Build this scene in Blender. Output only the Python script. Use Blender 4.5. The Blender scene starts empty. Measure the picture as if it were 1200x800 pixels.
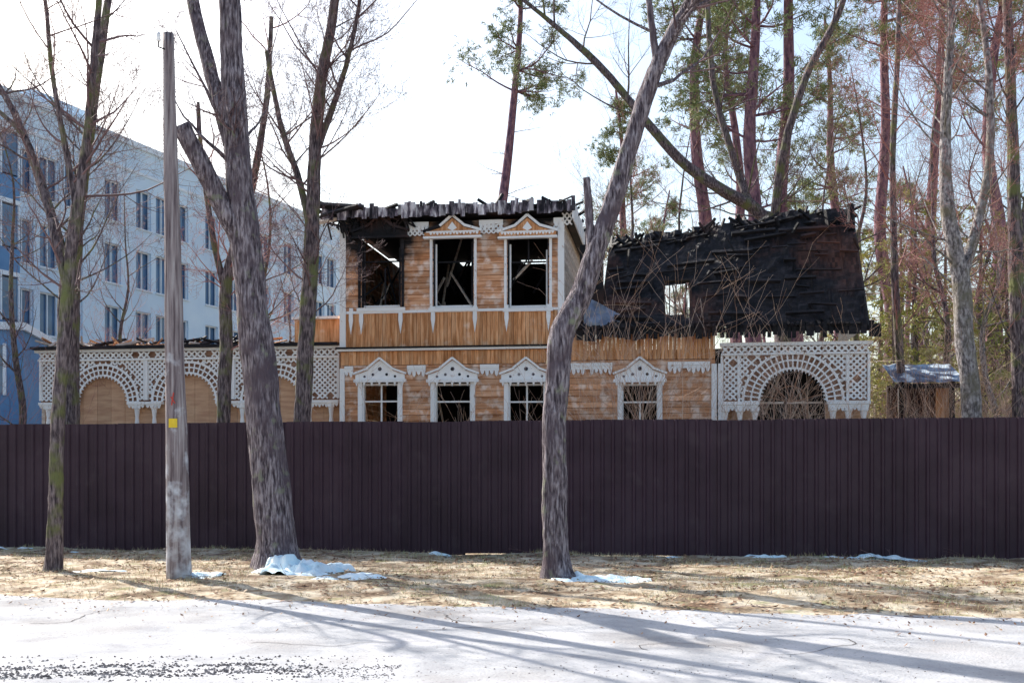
import bpy, math, random
import numpy as np
from mathutils import Vector, noise
R = random.Random(7)
scene = bpy.context.scene
F = 1300.0; CH = 1.6

# ---------------------------------------------------------------- materials
def M(name, cols, scale=4, detail=5, rough=.85, bump=.25, bscale=None, stretch=(1,1,1), rnd=0.0,
      metallic=0, spec=.3, bdist=.02, ramp=(.35,.65), second=None, third=None):
    m = bpy.data.materials.new(name); m.use_nodes = True
    nt = m.node_tree; N = nt.nodes; L = nt.links
    b = N['Principled BSDF']
    tc = N.new('ShaderNodeTexCoord'); mp = N.new('ShaderNodeMapping')
    mp.inputs['Scale'].default_value = stretch
    L.new(tc.outputs['Object'], mp.inputs['Vector'])
    n = N.new('ShaderNodeTexNoise'); n.inputs['Scale'].default_value = scale; n.inputs['Detail'].default_value = detail
    n.inputs['Roughness'].default_value = .62
    L.new(mp.outputs[0], n.inputs['Vector'])
    r = N.new('ShaderNodeValToRGB'); el = r.color_ramp.elements
    k = len(cols)
    el[0].position = ramp[0]; el[0].color = (*cols[0], 1)
    el[1].position = ramp[1]; el[1].color = (*cols[-1], 1)
    for i in range(1, k-1):
        e = el.new(ramp[0]+(ramp[1]-ramp[0])*i/(k-1)); e.color = (*cols[i], 1)
    L.new(n.outputs['Fac'], r.inputs['Fac'])
    col = r.outputs['Color']
    for sec in (second, third):   # (colour, scale, lo, hi)
        if not sec: continue
        n3 = N.new('ShaderNodeTexNoise'); n3.inputs['Scale'].default_value = sec[1]; n3.inputs['Detail'].default_value = 6
        L.new(tc.outputs['Object'], n3.inputs['Vector'])
        mr = N.new('ShaderNodeMapRange'); mr.inputs['From Min'].default_value = sec[2]; mr.inputs['From Max'].default_value = sec[3]
        L.new(n3.outputs['Fac'], mr.inputs['Value'])
        mx = N.new('ShaderNodeMix'); mx.data_type = 'RGBA'
        L.new(mr.outputs[0], mx.inputs['Factor']); L.new(col, mx.inputs['A']); mx.inputs['B'].default_value = (*sec[0], 1)
        col = mx.outputs['Result']
    if rnd:
        at = N.new('ShaderNodeAttribute'); at.attribute_name = 'rnd'
        mr = N.new('ShaderNodeMapRange'); mr.inputs['To Min'].default_value = 1-rnd; mr.inputs['To Max'].default_value = 1+rnd*.6
        L.new(at.outputs['Fac'], mr.inputs['Value'])
        vm = N.new('ShaderNodeVectorMath'); vm.operation = 'SCALE'
        L.new(col, vm.inputs[0]); L.new(mr.outputs[0], vm.inputs['Scale']); col = vm.outputs[0]
    L.new(col, b.inputs['Base Color'])
    b.inputs['Roughness'].default_value = rough; b.inputs['Metallic'].default_value = metallic
    b.inputs['Specular IOR Level'].default_value = spec
    if bump:
        n2 = N.new('ShaderNodeTexNoise'); n2.inputs['Scale'].default_value = bscale or scale*3; n2.inputs['Detail'].default_value = 5
        L.new(mp.outputs[0], n2.inputs['Vector'])
        bp = N.new('ShaderNodeBump'); bp.inputs['Strength'].default_value = bump; bp.inputs['Distance'].default_value = bdist
        L.new(n2.outputs['Fac'], bp.inputs['Height']); L.new(bp.outputs[0], b.inputs['Normal'])
    return m
def flat(name, cols, rnd=.4, rough=.7):   # cheap leaf / twig material: per-piece variation only
    m = bpy.data.materials.new(name); m.use_nodes = True
    nt = m.node_tree; N = nt.nodes; L = nt.links; b = N['Principled BSDF']
    at = N.new('ShaderNodeAttribute'); at.attribute_name = 'rnd'
    r = N.new('ShaderNodeValToRGB'); el = r.color_ramp.elements
    el[0].color = (*cols[0],1); el[1].color = (*cols[-1],1)
    for i in range(1,len(cols)-1):
        e = el.new(i/(len(cols)-1)); e.color = (*cols[i],1)
    L.new(at.outputs['Fac'], r.inputs['Fac']); L.new(r.outputs['Color'], b.inputs['Base Color'])
    b.inputs['Roughness'].default_value = rough; b.inputs['Specular IOR Level'].default_value = .2
    return m

bark = M('bark_grey', [(.04,.028,.036),(.17,.135,.15),(.38,.33,.35)], scale=30, stretch=(1,1,.15), bump=1, bscale=30, bdist=.07, ramp=(.38,.62),
         second=((.11,.08,.095), 2.2, .48, .68), third=((.24,.25,.17), 5, .6, .74))
bark_dark = M('bark_dark', [(.035,.025,.03),(.12,.09,.095),(.25,.20,.20)], scale=28, stretch=(1,1,.18), bump=1, bscale=28, bdist=.05, ramp=(.38,.62),
         second=((.15,.16,.06), 2.4, .5, .66))
bark_birch = M('bark_pale', [(.08,.07,.07),(.24,.21,.21),(.42,.39,.38)], scale=18, stretch=(1,1,.45), bump=.8, bscale=22, bdist=.04, ramp=(.38,.62),
         second=((.16,.14,.10), 2.0, .48, .66))
twigm = flat('twig', [(.09,.055,.06),(.24,.15,.15)])
twigred = flat('twig_reddish', [(.26,.10,.09),(.50,.26,.23)])
twigpale = flat('twig_pale', [(.38,.22,.16),(.70,.52,.40)])
pinebark = M('pine_bark', [(.07,.035,.055),(.20,.10,.14),(.34,.18,.19)], scale=9, stretch=(1,1,.3), bump=1, bscale=12, bdist=.06)
needle = flat('pine_needles', [(.10,.14,.06),(.22,.26,.10),(.38,.40,.20)])
needle2 = flat('spruce_needles', [(.18,.20,.05),(.36,.36,.10),(.56,.52,.20)])
charm = M('charred_wood', [(.003,.003,.005),(.010,.009,.012),(.026,.022,.025)], scale=3, stretch=(1,1,3), bump=.8, bscale=18, rnd=.6, rough=.7,
          second=((.12,.048,.03), .45, .57, .76))
charflat = M('soot', [(.004,.004,.005),(.014,.012,.012)], scale=3, bump=.4, rough=.9)
white = M('white_paint_lace', [(.50,.46,.43),(.84,.82,.80),(.90,.89,.88)], scale=5, rnd=.08, bump=.2, ramp=(.2,.38), second=((.5,.33,.22), 9, .64, .77))
vboards = M('plank_orange', [(.42,.17,.06),(.66,.31,.14),(.80,.46,.25)], scale=3, stretch=(6,6,.5), rnd=.26, bump=.3, second=((.85,.64,.48), 3, .6, .8))
plywood = M('plywood', [(.52,.29,.18),(.68,.43,.27)], scale=2, stretch=(1,1,6), rnd=.12, bump=.1)
backing = M('wall_behind_lace', [(.22,.11,.07),(.44,.26,.18)], scale=3, stretch=(1,1,4), rnd=.2, bump=.2)
brick = M('foundation', [(.2,.13,.1),(.3,.22,.18)], scale=8, bump=.4)
plank_pale = M('plank_pale', [(.5,.38,.3),(.75,.66,.58)], scale=3, stretch=(1,1,4), rnd=.2, bump=.3)
metal_grey = M('sheet_metal', [(.12,.14,.19),(.30,.33,.4)], scale=2, bump=.3, rough=.45, metallic=.5)

def siding_mat(centers):
    m = M('siding_boards', [(.42,.17,.07),(.64,.32,.17),(.76,.44,.27)], scale=2.2, stretch=(.5,1,5), rnd=.26, bump=.4, bscale=9,
          second=((.84,.64,.52), 3.6, .50, .64), third=((.22,.11,.07), 2.4, .60, .76))
    nt = m.node_tree; N = nt.nodes; L = nt.links; b = N['Principled BSDF']
    src = b.inputs['Base Color'].links[0].from_socket
    tc = N.new('ShaderNodeTexCoord'); nz = N.new('ShaderNodeTexNoise'); nz.inputs['Scale'].default_value = 3; nz.inputs['Detail'].default_value = 6
    L.new(tc.outputs['Object'], nz.inputs['Vector'])
    cur = None
    for c, rad in centers:
        d = N.new('ShaderNodeVectorMath'); d.operation = 'DISTANCE'; L.new(tc.outputs['Object'], d.inputs[0]); d.inputs[1].default_value = c
        dv = N.new('ShaderNodeMath'); dv.operation = 'DIVIDE'; L.new(d.outputs['Value'], dv.inputs[0]); dv.inputs[1].default_value = rad
        if cur is None: cur = dv.outputs[0]
        else:
            mn = N.new('ShaderNodeMath'); mn.operation = 'MINIMUM'; L.new(cur, mn.inputs[0]); L.new(dv.outputs[0], mn.inputs[1]); cur = mn.outputs[0]
    ad = N.new('ShaderNodeMath'); ad.operation = 'ADD'; L.new(cur, ad.inputs[0]); L.new(nz.outputs['Fac'], ad.inputs[1])
    mr = N.new('ShaderNodeMapRange'); mr.inputs['From Min'].default_value = 1.15; mr.inputs['From Max'].default_value = 1.65
    mr.inputs['To Min'].default_value = 1; mr.inputs['To Max'].default_value = 0
    L.new(ad.outputs[0], mr.inputs['Value'])
    mx = N.new('ShaderNodeMix'); mx.data_type = 'RGBA'; L.new(mr.outputs[0], mx.inputs['Factor']); L.new(src, mx.inputs['A'])
    mx.inputs['B'].default_value = (.015, .013, .014, 1); L.new(mx.outputs['Result'], b.inputs['Base Color'])
    return m

# ---------------------------------------------------------------- mesh builder
class MB:
    def __init__(s): s.v=[]; s.f=[]; s.m=[]; s.r=[]; s.mats=[]
    def mi(s, mat):
        if mat not in s.mats: s.mats.append(mat)
        return s.mats.index(mat)
    def add(s, vs, fs, mat, rnd=None):
        o = len(s.v); i = s.mi(mat); rnd = R.random() if rnd is None else rnd
        s.v.extend(vs); s.f.extend([tuple(a+o for a in f) for f in fs]); s.m.extend([i]*len(fs)); s.r.extend([rnd]*len(fs))
    def box(s, x0,x1,y0,y1,z0,z1, mat, rnd=None):
        vs=[(x0,y0,z0),(x1,y0,z0),(x1,y1,z0),(x0,y1,z0),(x0,y0,z1),(x1,y0,z1),(x1,y1,z1),(x0,y1,z1)]
        s.add(vs,[(0,3,2,1),(4,5,6,7),(0,1,5,4),(1,2,6,5),(2,3,7,6),(3,0,4,7)],mat,rnd)
    def prism(s, pts, y0, y1, mat, rnd=None):
        n=len(pts); vs=[(p[0],y0,p[1]) for p in pts]+[(p[0],y1,p[1]) for p in pts]
        fs=[tuple(range(n)),tuple(range(2*n-1,n-1,-1))]+[(i,n+i,n+(i+1)%n,(i+1)%n) for i in range(n)]
        s.add(vs,fs,mat,rnd)
    def bar(s, a, b, w, y0, y1, mat, rnd=None):
        dx,dz=b[0]-a[0],b[1]-a[1]; l=math.hypot(dx,dz) or 1; nx,nz=-dz/l*w/2,dx/l*w/2
        s.prism([(a[0]-nx,a[1]-nz),(b[0]-nx,b[1]-nz),(b[0]+nx,b[1]+nz),(a[0]+nx,a[1]+nz)],y0,y1,mat,rnd)
    def beam(s, a, b, w, mat, rnd=None):
        s.tube([a,b],[w/2*1.3,w/2*1.2],4,mat,cap=True,rnd=rnd)
    def tube(s, pts, rads, n, mat, cap=False, rnd=None, rough=0, ph=0):
        P=np.array([tuple(p) for p in pts],dtype=float); k=len(P)
        T=np.gradient(P,axis=0); T/=np.linalg.norm(T,axis=1)[:,None]+1e-9
        ref=np.array([1.,0,0]) if abs(T[0][0])<.8 else np.array([0,1.,0])
        U=np.cross(T,ref); U/=np.linalg.norm(U,axis=1)[:,None]+1e-9; V=np.cross(T,U)
        a=np.arange(n)*2*math.pi/n+ph; ca=np.cos(a); sa=np.sin(a)
        rr=np.array(rads)[:,None]*np.ones((1,n))
        if rough:
            for i in range(k):
                for j in range(n):
                    rr[i,j]*=1+rough*noise.noise((ca[j]*1.7+P[i,0],sa[j]*1.7+P[i,1],P[i,2]*1.3))+rough*.5*noise.noise((ca[j]*5,sa[j]*5,P[i,2]*1.8+9))
        ring=P[:,None,:]+rr[:,:,None]*(ca[None,:,None]*U[:,None,:]+sa[None,:,None]*V[:,None,:])
        vs=[tuple(x) for x in ring.reshape(-1,3)]
        fs=[(i*n+j,i*n+(j+1)%n,(i+1)*n+(j+1)%n,(i+1)*n+j) for i in range(k-1) for j in range(n)]
        if cap: fs+= [tuple(range(n-1,-1,-1)), tuple(range((k-1)*n,k*n))]
        s.add(vs,fs,mat,rnd)
    def lathe(s, x,y,prof,mat,n=10):
        vs=[];k=len(prof)
        for r,z in prof: vs+=[(x+r*math.cos(2*math.pi*j/n),y+r*math.sin(2*math.pi*j/n),z) for j in range(n)]
        fs=[(i*n+j,i*n+(j+1)%n,(i+1)*n+(j+1)%n,(i+1)*n+j) for i in range(k-1) for j in range(n)]
        fs+=[tuple(range(n-1,-1,-1)), tuple(range((k-1)*n,k*n))]
        s.add(vs,fs,mat)
    def build(s, name, parent=None, smooth=False, loc=None):
        me=bpy.data.meshes.new(name); me.from_pydata(s.v,[],s.f)
        for m in s.mats: me.materials.append(m)
        me.polygons.foreach_set('material_index',s.m)
        at=me.attributes.new('rnd','FLOAT','FACE'); at.data.foreach_set('value',s.r)
        if smooth: me.polygons.foreach_set('use_smooth',[True]*len(s.f))
        me.update()
        ob=bpy.data.objects.new(name,me); scene.collection.objects.link(ob)
        if parent: ob.parent=parent
        if loc: ob.location=loc
        return ob
def empty(name, loc=(0,0,0), rz=0):
    e=bpy.data.objects.new(name,None); e.location=loc; e.rotation_euler=(0,0,rz); e.empty_display_size=.3
    scene.collection.objects.link(e); return e
def P(u,v,Y): return Vector(((u-600)/F*Y, Y, CH+(550-v)/F*Y))   # survey of the site from the known eye height

# ---------------------------------------------------------------- trees
def smoothpath(pts, rads, sub=5, jit=.02):
    out=[];ro=[]
    n=len(pts)
    for i in range(n-1):
        p0=pts[max(i-1,0)];p1=pts[i];p2=pts[i+1];p3=pts[min(i+2,n-1)]
        for k in range(sub):
            t=k/sub
            q=.5*((2*p1)+(p2-p0)*t+(2*p0-5*p1+4*p2-p3)*t*t+(3*p1-p0-3*p2+p3)*t**3)
            q=q+Vector((R.uniform(-jit,jit),R.uniform(-jit,jit),0))*(0 if (i==0 and k==0) else 1)
            out.append(q); ro.append(rads[i]*(1-t)+rads[i+1]*t)
    out.append(pts[-1]); ro.append(rads[-1]); return out,ro
def rndperp(d):
    a=Vector((R.gauss(0,1),R.gauss(0,1),R.gauss(0,1))); a=a-d*a.dot(d); return a.normalized()
def grow(mb, p, d, L, r, lvl, mats, up=.1, kids=(6,5), spread=.9, wig=.18, tips=None, rv=None):
    n=max(4,int(5+lvl)); pts=[p.copy()]; rs=[r]; q=p.copy(); dd=d.normalized()
    for i in range(n):
        dd=(dd+rndperp(dd)*R.uniform(0,wig)*1.3+Vector((0,0,up))).normalized()
        q=q+dd*L/n; pts.append(q.copy()); rs.append(max(r*(1-(i+1)/n*.82),.0024))
    mb.tube(pts,rs,6 if r>.04 else (4 if r>.015 else 3),mats[0] if r>.022 else mats[1])
    if tips is not None and lvl<=1: tips.append((q.copy(),dd.copy()));
    if lvl<=0: return
    k=kids[min(len(kids)-1,len(kids)-lvl if lvl<=len(kids) else 0)]
    for i in range(k):
        t=R.uniform(.18,1)*n; a=int(min(t,n-1)); f=t-a
        b=pts[a].lerp(pts[a+1],min(f,1)); dr=(pts[a+1]-pts[a]).normalized()
        nd=(dr*R.uniform(.5,1)+rndperp(dr)*spread).normalized()
        grow(mb,b,nd,L*R.uniform(.35,.62)*(1.15-.4*t/n),max(rs[a]*.5,.003),lvl-1,mats,up,kids,spread,wig,tips)
def trunk(mb,pts,rads,mats,n=14,rough=.16,sub=6,jit=.006,cap=False,flare=0):
    p,r=smoothpath(pts,rads,sub,jit)
    if flare:
        for i in range(len(p)):
            z=p[i].z
            if z<.5: r[i]*=1+flare*(1-max(z,0)/.5)**2
    mb.tube(p,r,n,mats[0],cap=cap,rough=rough); return p,r
def sprout(mb,p,r,cnt,L,mats,zmin,lvl=3,up=.08,kids=(6,5,4),spread=.9,rmax=.055):
    idx=[i for i in range(1,len(p)-1) if p[i].z>zmin]
    if not idx: return
    for _ in range(cnt):
        i=R.choice(idx); d=(p[i+1]-p[i-1]).normalized()
        nd=(d*R.uniform(.3,.9)+rndperp(d)*spread).normalized()
        grow(mb,p[i],nd,L*R.uniform(.5,1.1),min(r[i]*.45,rmax),lvl,mats,up,kids,spread)
def survey_tree(name, Y, paths, mats, zmin=3.0, cnt=14, L=2.6, lvl=3, kids=(6,5,4), flare=.35, rough=.14, rmax=.04):
    mb=MB(); s=F/Y
    for k,path in enumerate(paths):
        pts=[]; rads=[]
        for j,(u,v,rp,*o) in enumerate(path):
            y=Y+(o[0] if o else 0)
            pts.append(P(u,v,y)); rads.append(rp/s)
        if k==0: pts[0].z=-.05
        p,r=trunk(mb,pts,rads,mats,n=22 if k==0 else 12,flare=flare if k==0 else 0,rough=rough,cap=(k>0),sub=10 if k==0 else 7)
        c=cnt if k==0 else int(cnt*.6)
        if path[-1][2]<8 or k==0: sprout(mb,p,r,c,L,mats,zmin,lvl,kids=kids,rmax=rmax)
    return mb.build(name,smooth=True)

G=(bark,twigm); D=(bark_dark,twigm); RD=(bark_dark,twigred)
survey_tree('linden_tree',17.6,[
  [(325,668,25),(322,620,23),(315,540,21),(306,450,19.5),(297,370,18.5),(290,300,17.5),(282,230,16),(276,150,14.5),(272,70,13),(268,-20,12),(262,-200,8,.3),(270,-420,3,.6)],
  [(300,350,11),(288,295,12),(266,252,12,-.1),(240,200,11.5,-.2),(213,148,10.5,-.3)],
  [(279,200,9),(262,140,8.5),(243,70,8,.2),(224,-10,7,.4),(200,-160,5,.6),(190,-320,2,.8)]],G,zmin=6,cnt=7,L=2.4)
survey_tree('maple_tree',16.0,[
  [(655,680,17),(651,640,15),(650,560,14),(650,490,14),(654,440,14),(660,390,14.5),(681,345,12.5),(699,292,11.5),(722,225,11),(742,160,10),(765,90,9),(790,35,8),(812,-5,7),(850,-110,5,.3),(880,-280,3,.6)],
  [(692,325,6),(692,290,5.5),(690,250,5),(687,208,4)],
  [(770,80,5),(764,30,4),(757,-30,3.2),(745,-150,2)]],G,zmin=6.8,cnt=6,L=2.2)
survey_tree('young_linden_tree',17.05,[
  [(62,672,10),(65,600,8.5),(67,520,8),(71,440,7.5),(77,370,7.5),(83,300,7),(93,230,6),(102,160,5),(108,90,4.2),(116,0,3.5),(122,-140,2)],
  [(79,340,5),(66,285,4.5),(48,215,3.8,.2),(28,160,3,.3),(-20,115,2.2,.5)],
  [(90,250,4),(78,180,3.5),(62,90,2.7,-.3),(52,-10,2,-.4)]],D,zmin=3.8,cnt=12,L=1.9,flare=.2,rmax=.022)
survey_tree('ash_tree',24.5,[
  [(80,635,13),(80,495,12.5),(80,400,12),(82,340,12),(88,270,9),(98,200,7),(112,100,5.5),(128,-10,4),(140,-120,2)],
  [(82,330,7),(62,260,6),(40,190,5,.5),(10,120,3.5,.8),(-30,60,2,1)]],D,zmin=4.5,cnt=15,L=2.7,kids=(7,6,4),rmax=.028)
survey_tree('alder_tree',24,[
  [(350,637,11),(355,480,10),(360,380,9.5),(365,300,9),(368,200,7.5),(376,100,6.5),(390,20,5.5),(400,-80,4),(405,-220,2)],
  [(366,280,4.5),(350,210,4,.3),(330,150,3.4,.4),(312,60,2.2,.5)],
  [(370,180,4),(392,120,3.5),(410,60,2.7,-.4),(425,-20,2,-.6)]],D,zmin=4.3,cnt=24,L=2.3,kids=(7,6,5),rmax=.022)
survey_tree('ash_tree',25.5,[
  [(262,631,8),(262,480,8),(265,400,7.5),(264,340,7),(272,300,6),(295,220,4.5),(312,120,3.5),(318,20,2.2)],
  [(265,345,4.5),(252,290,3.6),(238,200,2.8,.4),(232,120,2,.5)]],RD,zmin=4.2,cnt=14,L=2.1,rmax=.02)
survey_tree('maple_tree',24.5,[
  [(1140,635,12),(1139,480,11),(1131,400,10.5),(1125,325,10),(1110,240,8),(1108,150,6),(1114,40,4.5),(1120,-90,3)],
  [(1126,330,7),(1146,260,6,.3),(1160,180,5,.5),(1158,80,4,.6),(1142,-40,3,.8)]],(bark_birch,twigred),zmin=4.5,cnt=24,L=3.0,kids=(7,6,4),rmax=.028)
survey_tree('birch_tree',27,[
  [(1197,626,9),(1195,480,8.5),(1190,300,8),(1186,150,6.5),(1180,0,5),(1174,-150,3)]],(bark_dark,twigred),zmin=4.5,cnt=16,L=2.8,rmax=.03)
survey_tree('birch_tree',30,[
  [(1060,619,5),(1058,480,5),(1050,350,4.5),(1046,200,3.6),(1052,60,3),(1056,-80,2)]],RD,zmin=5,cnt=18,L=3.0,rmax=.022)
survey_tree('leaning_ash_tree',36,[
  [(925,610,11),(912,300,9),(890,250,7.5),(845,222,7),(800,190,6),(755,140,5.2),(705,80,4.2),(650,30,3),(600,-10,1.6)],
  [(880,245,5),(858,180,4.2,.5),(835,90,3.6,.8),(826,-60,2.4,1)],
  [(905,280,6),(918,180,5,-.5),(945,90,4.4,-.8),(985,10,3.6,-1),(1010,-90,2,-1)]],(bark_dark,twigm),zmin=8,cnt=14,L=3.2,rmax=.035)

def bare_variant(h,mats,seed,cnt=20):
    global R; R=random.Random(seed); mb=MB()
    pts=[Vector((0,0,-.1))]; 
    for i in range(1,8): pts.append(Vector((R.uniform(-.25,.25)*i**.5,R.uniform(-.25,.25)*i**.5,h*i/7)))
    rads=[.18*(1-i/7.6) for i in range(8)]
    p,r=trunk(mb,pts,rads,mats,n=8,rough=.12,sub=4)
    sprout(mb,p,r,cnt,h*.22,mats,h*.2,lvl=3,kids=(6,5,3),up=.12,rmax=.04)
    return mb
def tuft(mb,c,d,mat,n=8,L=.28,w=.03,spread=1.0):
    rv=R.random()
    for _ in range(n):
        a=(d*.5+Vector((R.gauss(0,1),R.gauss(0,1),R.gauss(0,1)))*spread*.55).normalized()
        s=rndperp(a)*w; l=L*R.uniform(.6,1.15); o=c+Vector((R.uniform(-.1,.1),R.uniform(-.1,.1),R.uniform(-.08,.08)))*L*3
        mb.add([tuple(o-s),tuple(o+s),tuple(o+a*l)],[(0,1,2)],mat,min(1,max(0,rv+R.uniform(-.2,.2))))
def pine_variant(h,seed,low=.5,cnt=34):
    global R; R=random.Random(seed); mb=MB(); mats=(pinebark,pinebark)
    pts=[Vector((0,0,-.1))]
    for i in range(1,8): pts.append(Vector((R.uniform(-.2,.2)*i**.5,R.uniform(-.2,.2)*i**.5,h*i/7)))
    rads=[.34*(1-(i/8.0)**1.5) for i in range(8)]
    p,r=trunk(mb,pts,rads,mats,n=10,rough=.12,sub=4)
    for k in range(cnt):
        t=low+(1-low)*R.random()**.8; i=int(t*(len(p)-2)); c=p[i]
        a=R.uniform(0,6.283); L=(1.05-t)*h*.22+1.2; tips=[]
        d=Vector((math.cos(a),math.sin(a),R.uniform(-.15,.35)))
        grow(mb,c,d,L*R.uniform(.6,1.1),.05,2,mats,.05,(6,4),.75,.25,tips)
        for q,dd in tips:
            for _ in range(2):
                tuft(mb,q-dd*R.uniform(0,.5)+Vector((R.gauss(0,.13),R.gauss(0,.13),R.gauss(0,.1))),dd,needle,n=8,w=.02)
    for k in range(12):
        i=int(R.uniform(.3,low)*(len(p)-2)); a=R.uniform(0,6.283)
        grow(mb,p[i],Vector((math.cos(a),math.sin(a),.1)),R.uniform(.8,2.2),.022,1,mats,.0,(4,),.8,.2)
    return mb
def spruce_variant(h,seed):
    global R; R=random.Random(seed); mb=MB(); mats=(bark_dark,twigm)
    p,r=trunk(mb,[Vector((0,0,-.1)),Vector((.1,0,h*.35)),Vector((0,.1,h*.7)),Vector((0,0,h))],[.17,.13,.07,.01],mats,n=7,sub=5)
    n=95
    for k in range(n):
        t=.08+.9*k/n; z=h*t; a=R.uniform(0,6.283); L=(1-t)**.8*h*.25*R.uniform(.55,1.15)+.25
        q=Vector((0,0,z)); d=Vector((math.cos(a),math.sin(a),.12)); m=max(3,int(L/.24)); pts=[q.copy()]
        for j in range(m):
            d=(d+Vector((0,0,-.07))+rndperp(d)*.14).normalized(); q=q+d*L/m; pts.append(q.copy())
            if j>0:
                for _ in range(2):
                    sd=rndperp(d); sd.z*=.5
                    tuft(mb,q+sd*R.uniform(.0,.35)*(1.2-j/m),(d+sd+Vector((0,0,-.4))).normalized(),needle2,n=6,L=.28,w=.03)
        mb.tube(pts,[.025*(1-.8*j/m) for j in range(m+1)],3,twigm)
    return mb
variants={}
def inst(key,name,loc,rz,s,lean=0):
    if key not in variants:
        mb={'b0':lambda:bare_variant(15,D,11,20),'b1':lambda:bare_variant(17,RD,12,20),'b2':lambda:bare_variant(13,(bark_birch,twigpale),13,18),
            'p0':lambda:pine_variant(25,21,.6,24),'p1':lambda:pine_variant(28,22,.72,24),'p2':lambda:pine_variant(23,23,.5,26),
            's0':lambda:spruce_variant(11,31),'s1':lambda:spruce_variant(14,32)}[key]()
        ob=mb.build(name,smooth=True); variants[key]=ob.data
    else:
        ob=bpy.data.objects.new(name,variants[key]); scene.collection.objects.link(ob)
    ob.location=loc; ob.rotation_euler=(0,lean,rz); ob.scale=(s,s,s*1.0)
    return ob
def at(u,Y): return ((u-600)/F*Y,Y,0)
Q=random.Random(5)
inst('p1','pine_tree',at(572,50),0,.93,.047)
for key,u,Y,s in [('p0',820,44,1.0),('p2',888,41,1.05),('p1',925,43,1.0),('p0',862,56,1.05),('p1',1040,46,.95),('p2',735,56,.9),
                  ('p1',1090,55,1.05),('p0',1165,44,1.0),('p2',980,58,1.1),('p1',1230,50,1.0),('p0',1300,46,1.1),('p1',1400,52,1)]:
    inst(key,'pine_tree',at(u,Y),Q.uniform(0,6.28),s)
for key,u,Y,s in [('b0',700,46,.9),('b1',745,40,.85),('b1',800,44,.9),('b0',960,44,1),('b1',1010,40,.95),('b2',1060,38,.9),('b1',1100,33,.8),('b2',1165,31,.75),
                  ('b0',1150,36,.85),('b1',1210,34,.9),('b0',1085,52,1.1),('b1',670,58,.8),('b0',480,75,.7),('b2',330,38,.65),
                  ('b1',310,33,.7),('b1',410,42,.65),('b0',20,29,.7),('b1',150,31,.55),('b1',450,52,.65)]:
    inst(key,'bare_tree',at(u,Y),Q.uniform(0,6.28),s)
for key,u,Y,s in [('s1',1055,43,.9),('s1',1110,48,1.0),('s0',1150,41,1.05),('s1',1195,45,.95),('s0',1030,50,1.15),('s0',1075,36,.95),('s0',1180,35,.85),('s0',1045,34,.6),('s0',985,62,1.1),('s0',720,56,.8)]:
    inst(key,'spruce_tree',at(u,Y),Q.uniform(0,6.28),s)
wood=empty('distant_woodland')
for i in range(44):
    Y=Q.uniform(66,115); X=Q.uniform(.09,.7)*Y
    k=Q.choice(['p0','p1','p1','b0','b1','b2','s0','b1'])
    o=inst(k,'woodland_part',(X,Y,0),Q.uniform(0,6.28),Q.uniform(.65,.9)); o.parent=wood
R=random.Random(99)

def stems(name,regions,mat,lvl=2):
    mb=MB()
    for (x0,x1,y0,y1,n,h0,h1) in regions:
        for _ in range(n):
            p=Vector((R.uniform(x0,x1),R.uniform(y0,y1),0)); h=R.uniform(h0,h1)
            grow(mb,p,Vector((R.gauss(0,.22),R.gauss(0,.2),1)),h,.011,lvl,(mat,mat),.02,(5,3),.45,.16)
    return mb.build(name)
stems('sapling_thicket',[(1.6,5.2,24.3,26.3,34,3.4,5.6),(5.8,8.2,24.5,25.5,26,2.8,4.1),(-5,1,25,26.5,10,2.8,3.6)],twigpale)
stems('brush_undergrowth',[(9.5,17,25,34,260,2.2,4.8),(12,30,34,50,260,2.5,5)],twigpale)
stems('brush_undergrowth',[(-24,-10,24,32,60,2,4)],twigred)

# ---------------------------------------------------------------- fence
TH=math.radians(8.2); FS=-.1437
def fence():
    mb=MB(); par=empty('corrugated_metal_fence',(0,20.52,0),math.atan(FS))
    fm=M('fence_paint',[(.032,.014,.024),(.044,.021,.034),(.055,.029,.043)],scale=.8,rough=.5,rnd=.16,bump=.06,bscale=3,spec=.3,
         second=((.07,.045,.055),2.5,.58,.85))
    prof=[(0,0),(.085,0),(.105,-.03),(.14,-.03),(.16,0)]
    x=-26; pitch=.19; k=6; W=pitch*k
    while x<26:
        top=2.5+R.uniform(-.012,.012); bot=.03+R.uniform(-.02,.02); vs=[];fs=[]; off=R.uniform(-.004,.004)
        line=[]
        for j in range(k):
            for (a,b) in prof: line.append((x+j*pitch+a,b+off))
        line.append((x+W+.012,off-.002))
        for (a,b) in line: vs+= [(a,b,bot),(a,b,top)]
        fs=[(2*i,2*i+2,2*i+3,2*i+1) for i in range(len(line)-1)]
        mb.add(vs,fs,fm); x+=W
    mb.build('corrugated_sheets',par)
    mc=MB(); x=-26
    while x<26:
        mc.box(x-.03,x+.03,.03,.09,-.1,2.42,charflat); x+=2.28
    for z in (.5,2.1): mc.box(-26,26,.012,.028,z,z+.04,charflat)
    mc.build('posts_and_rails',par)
fence()

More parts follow.
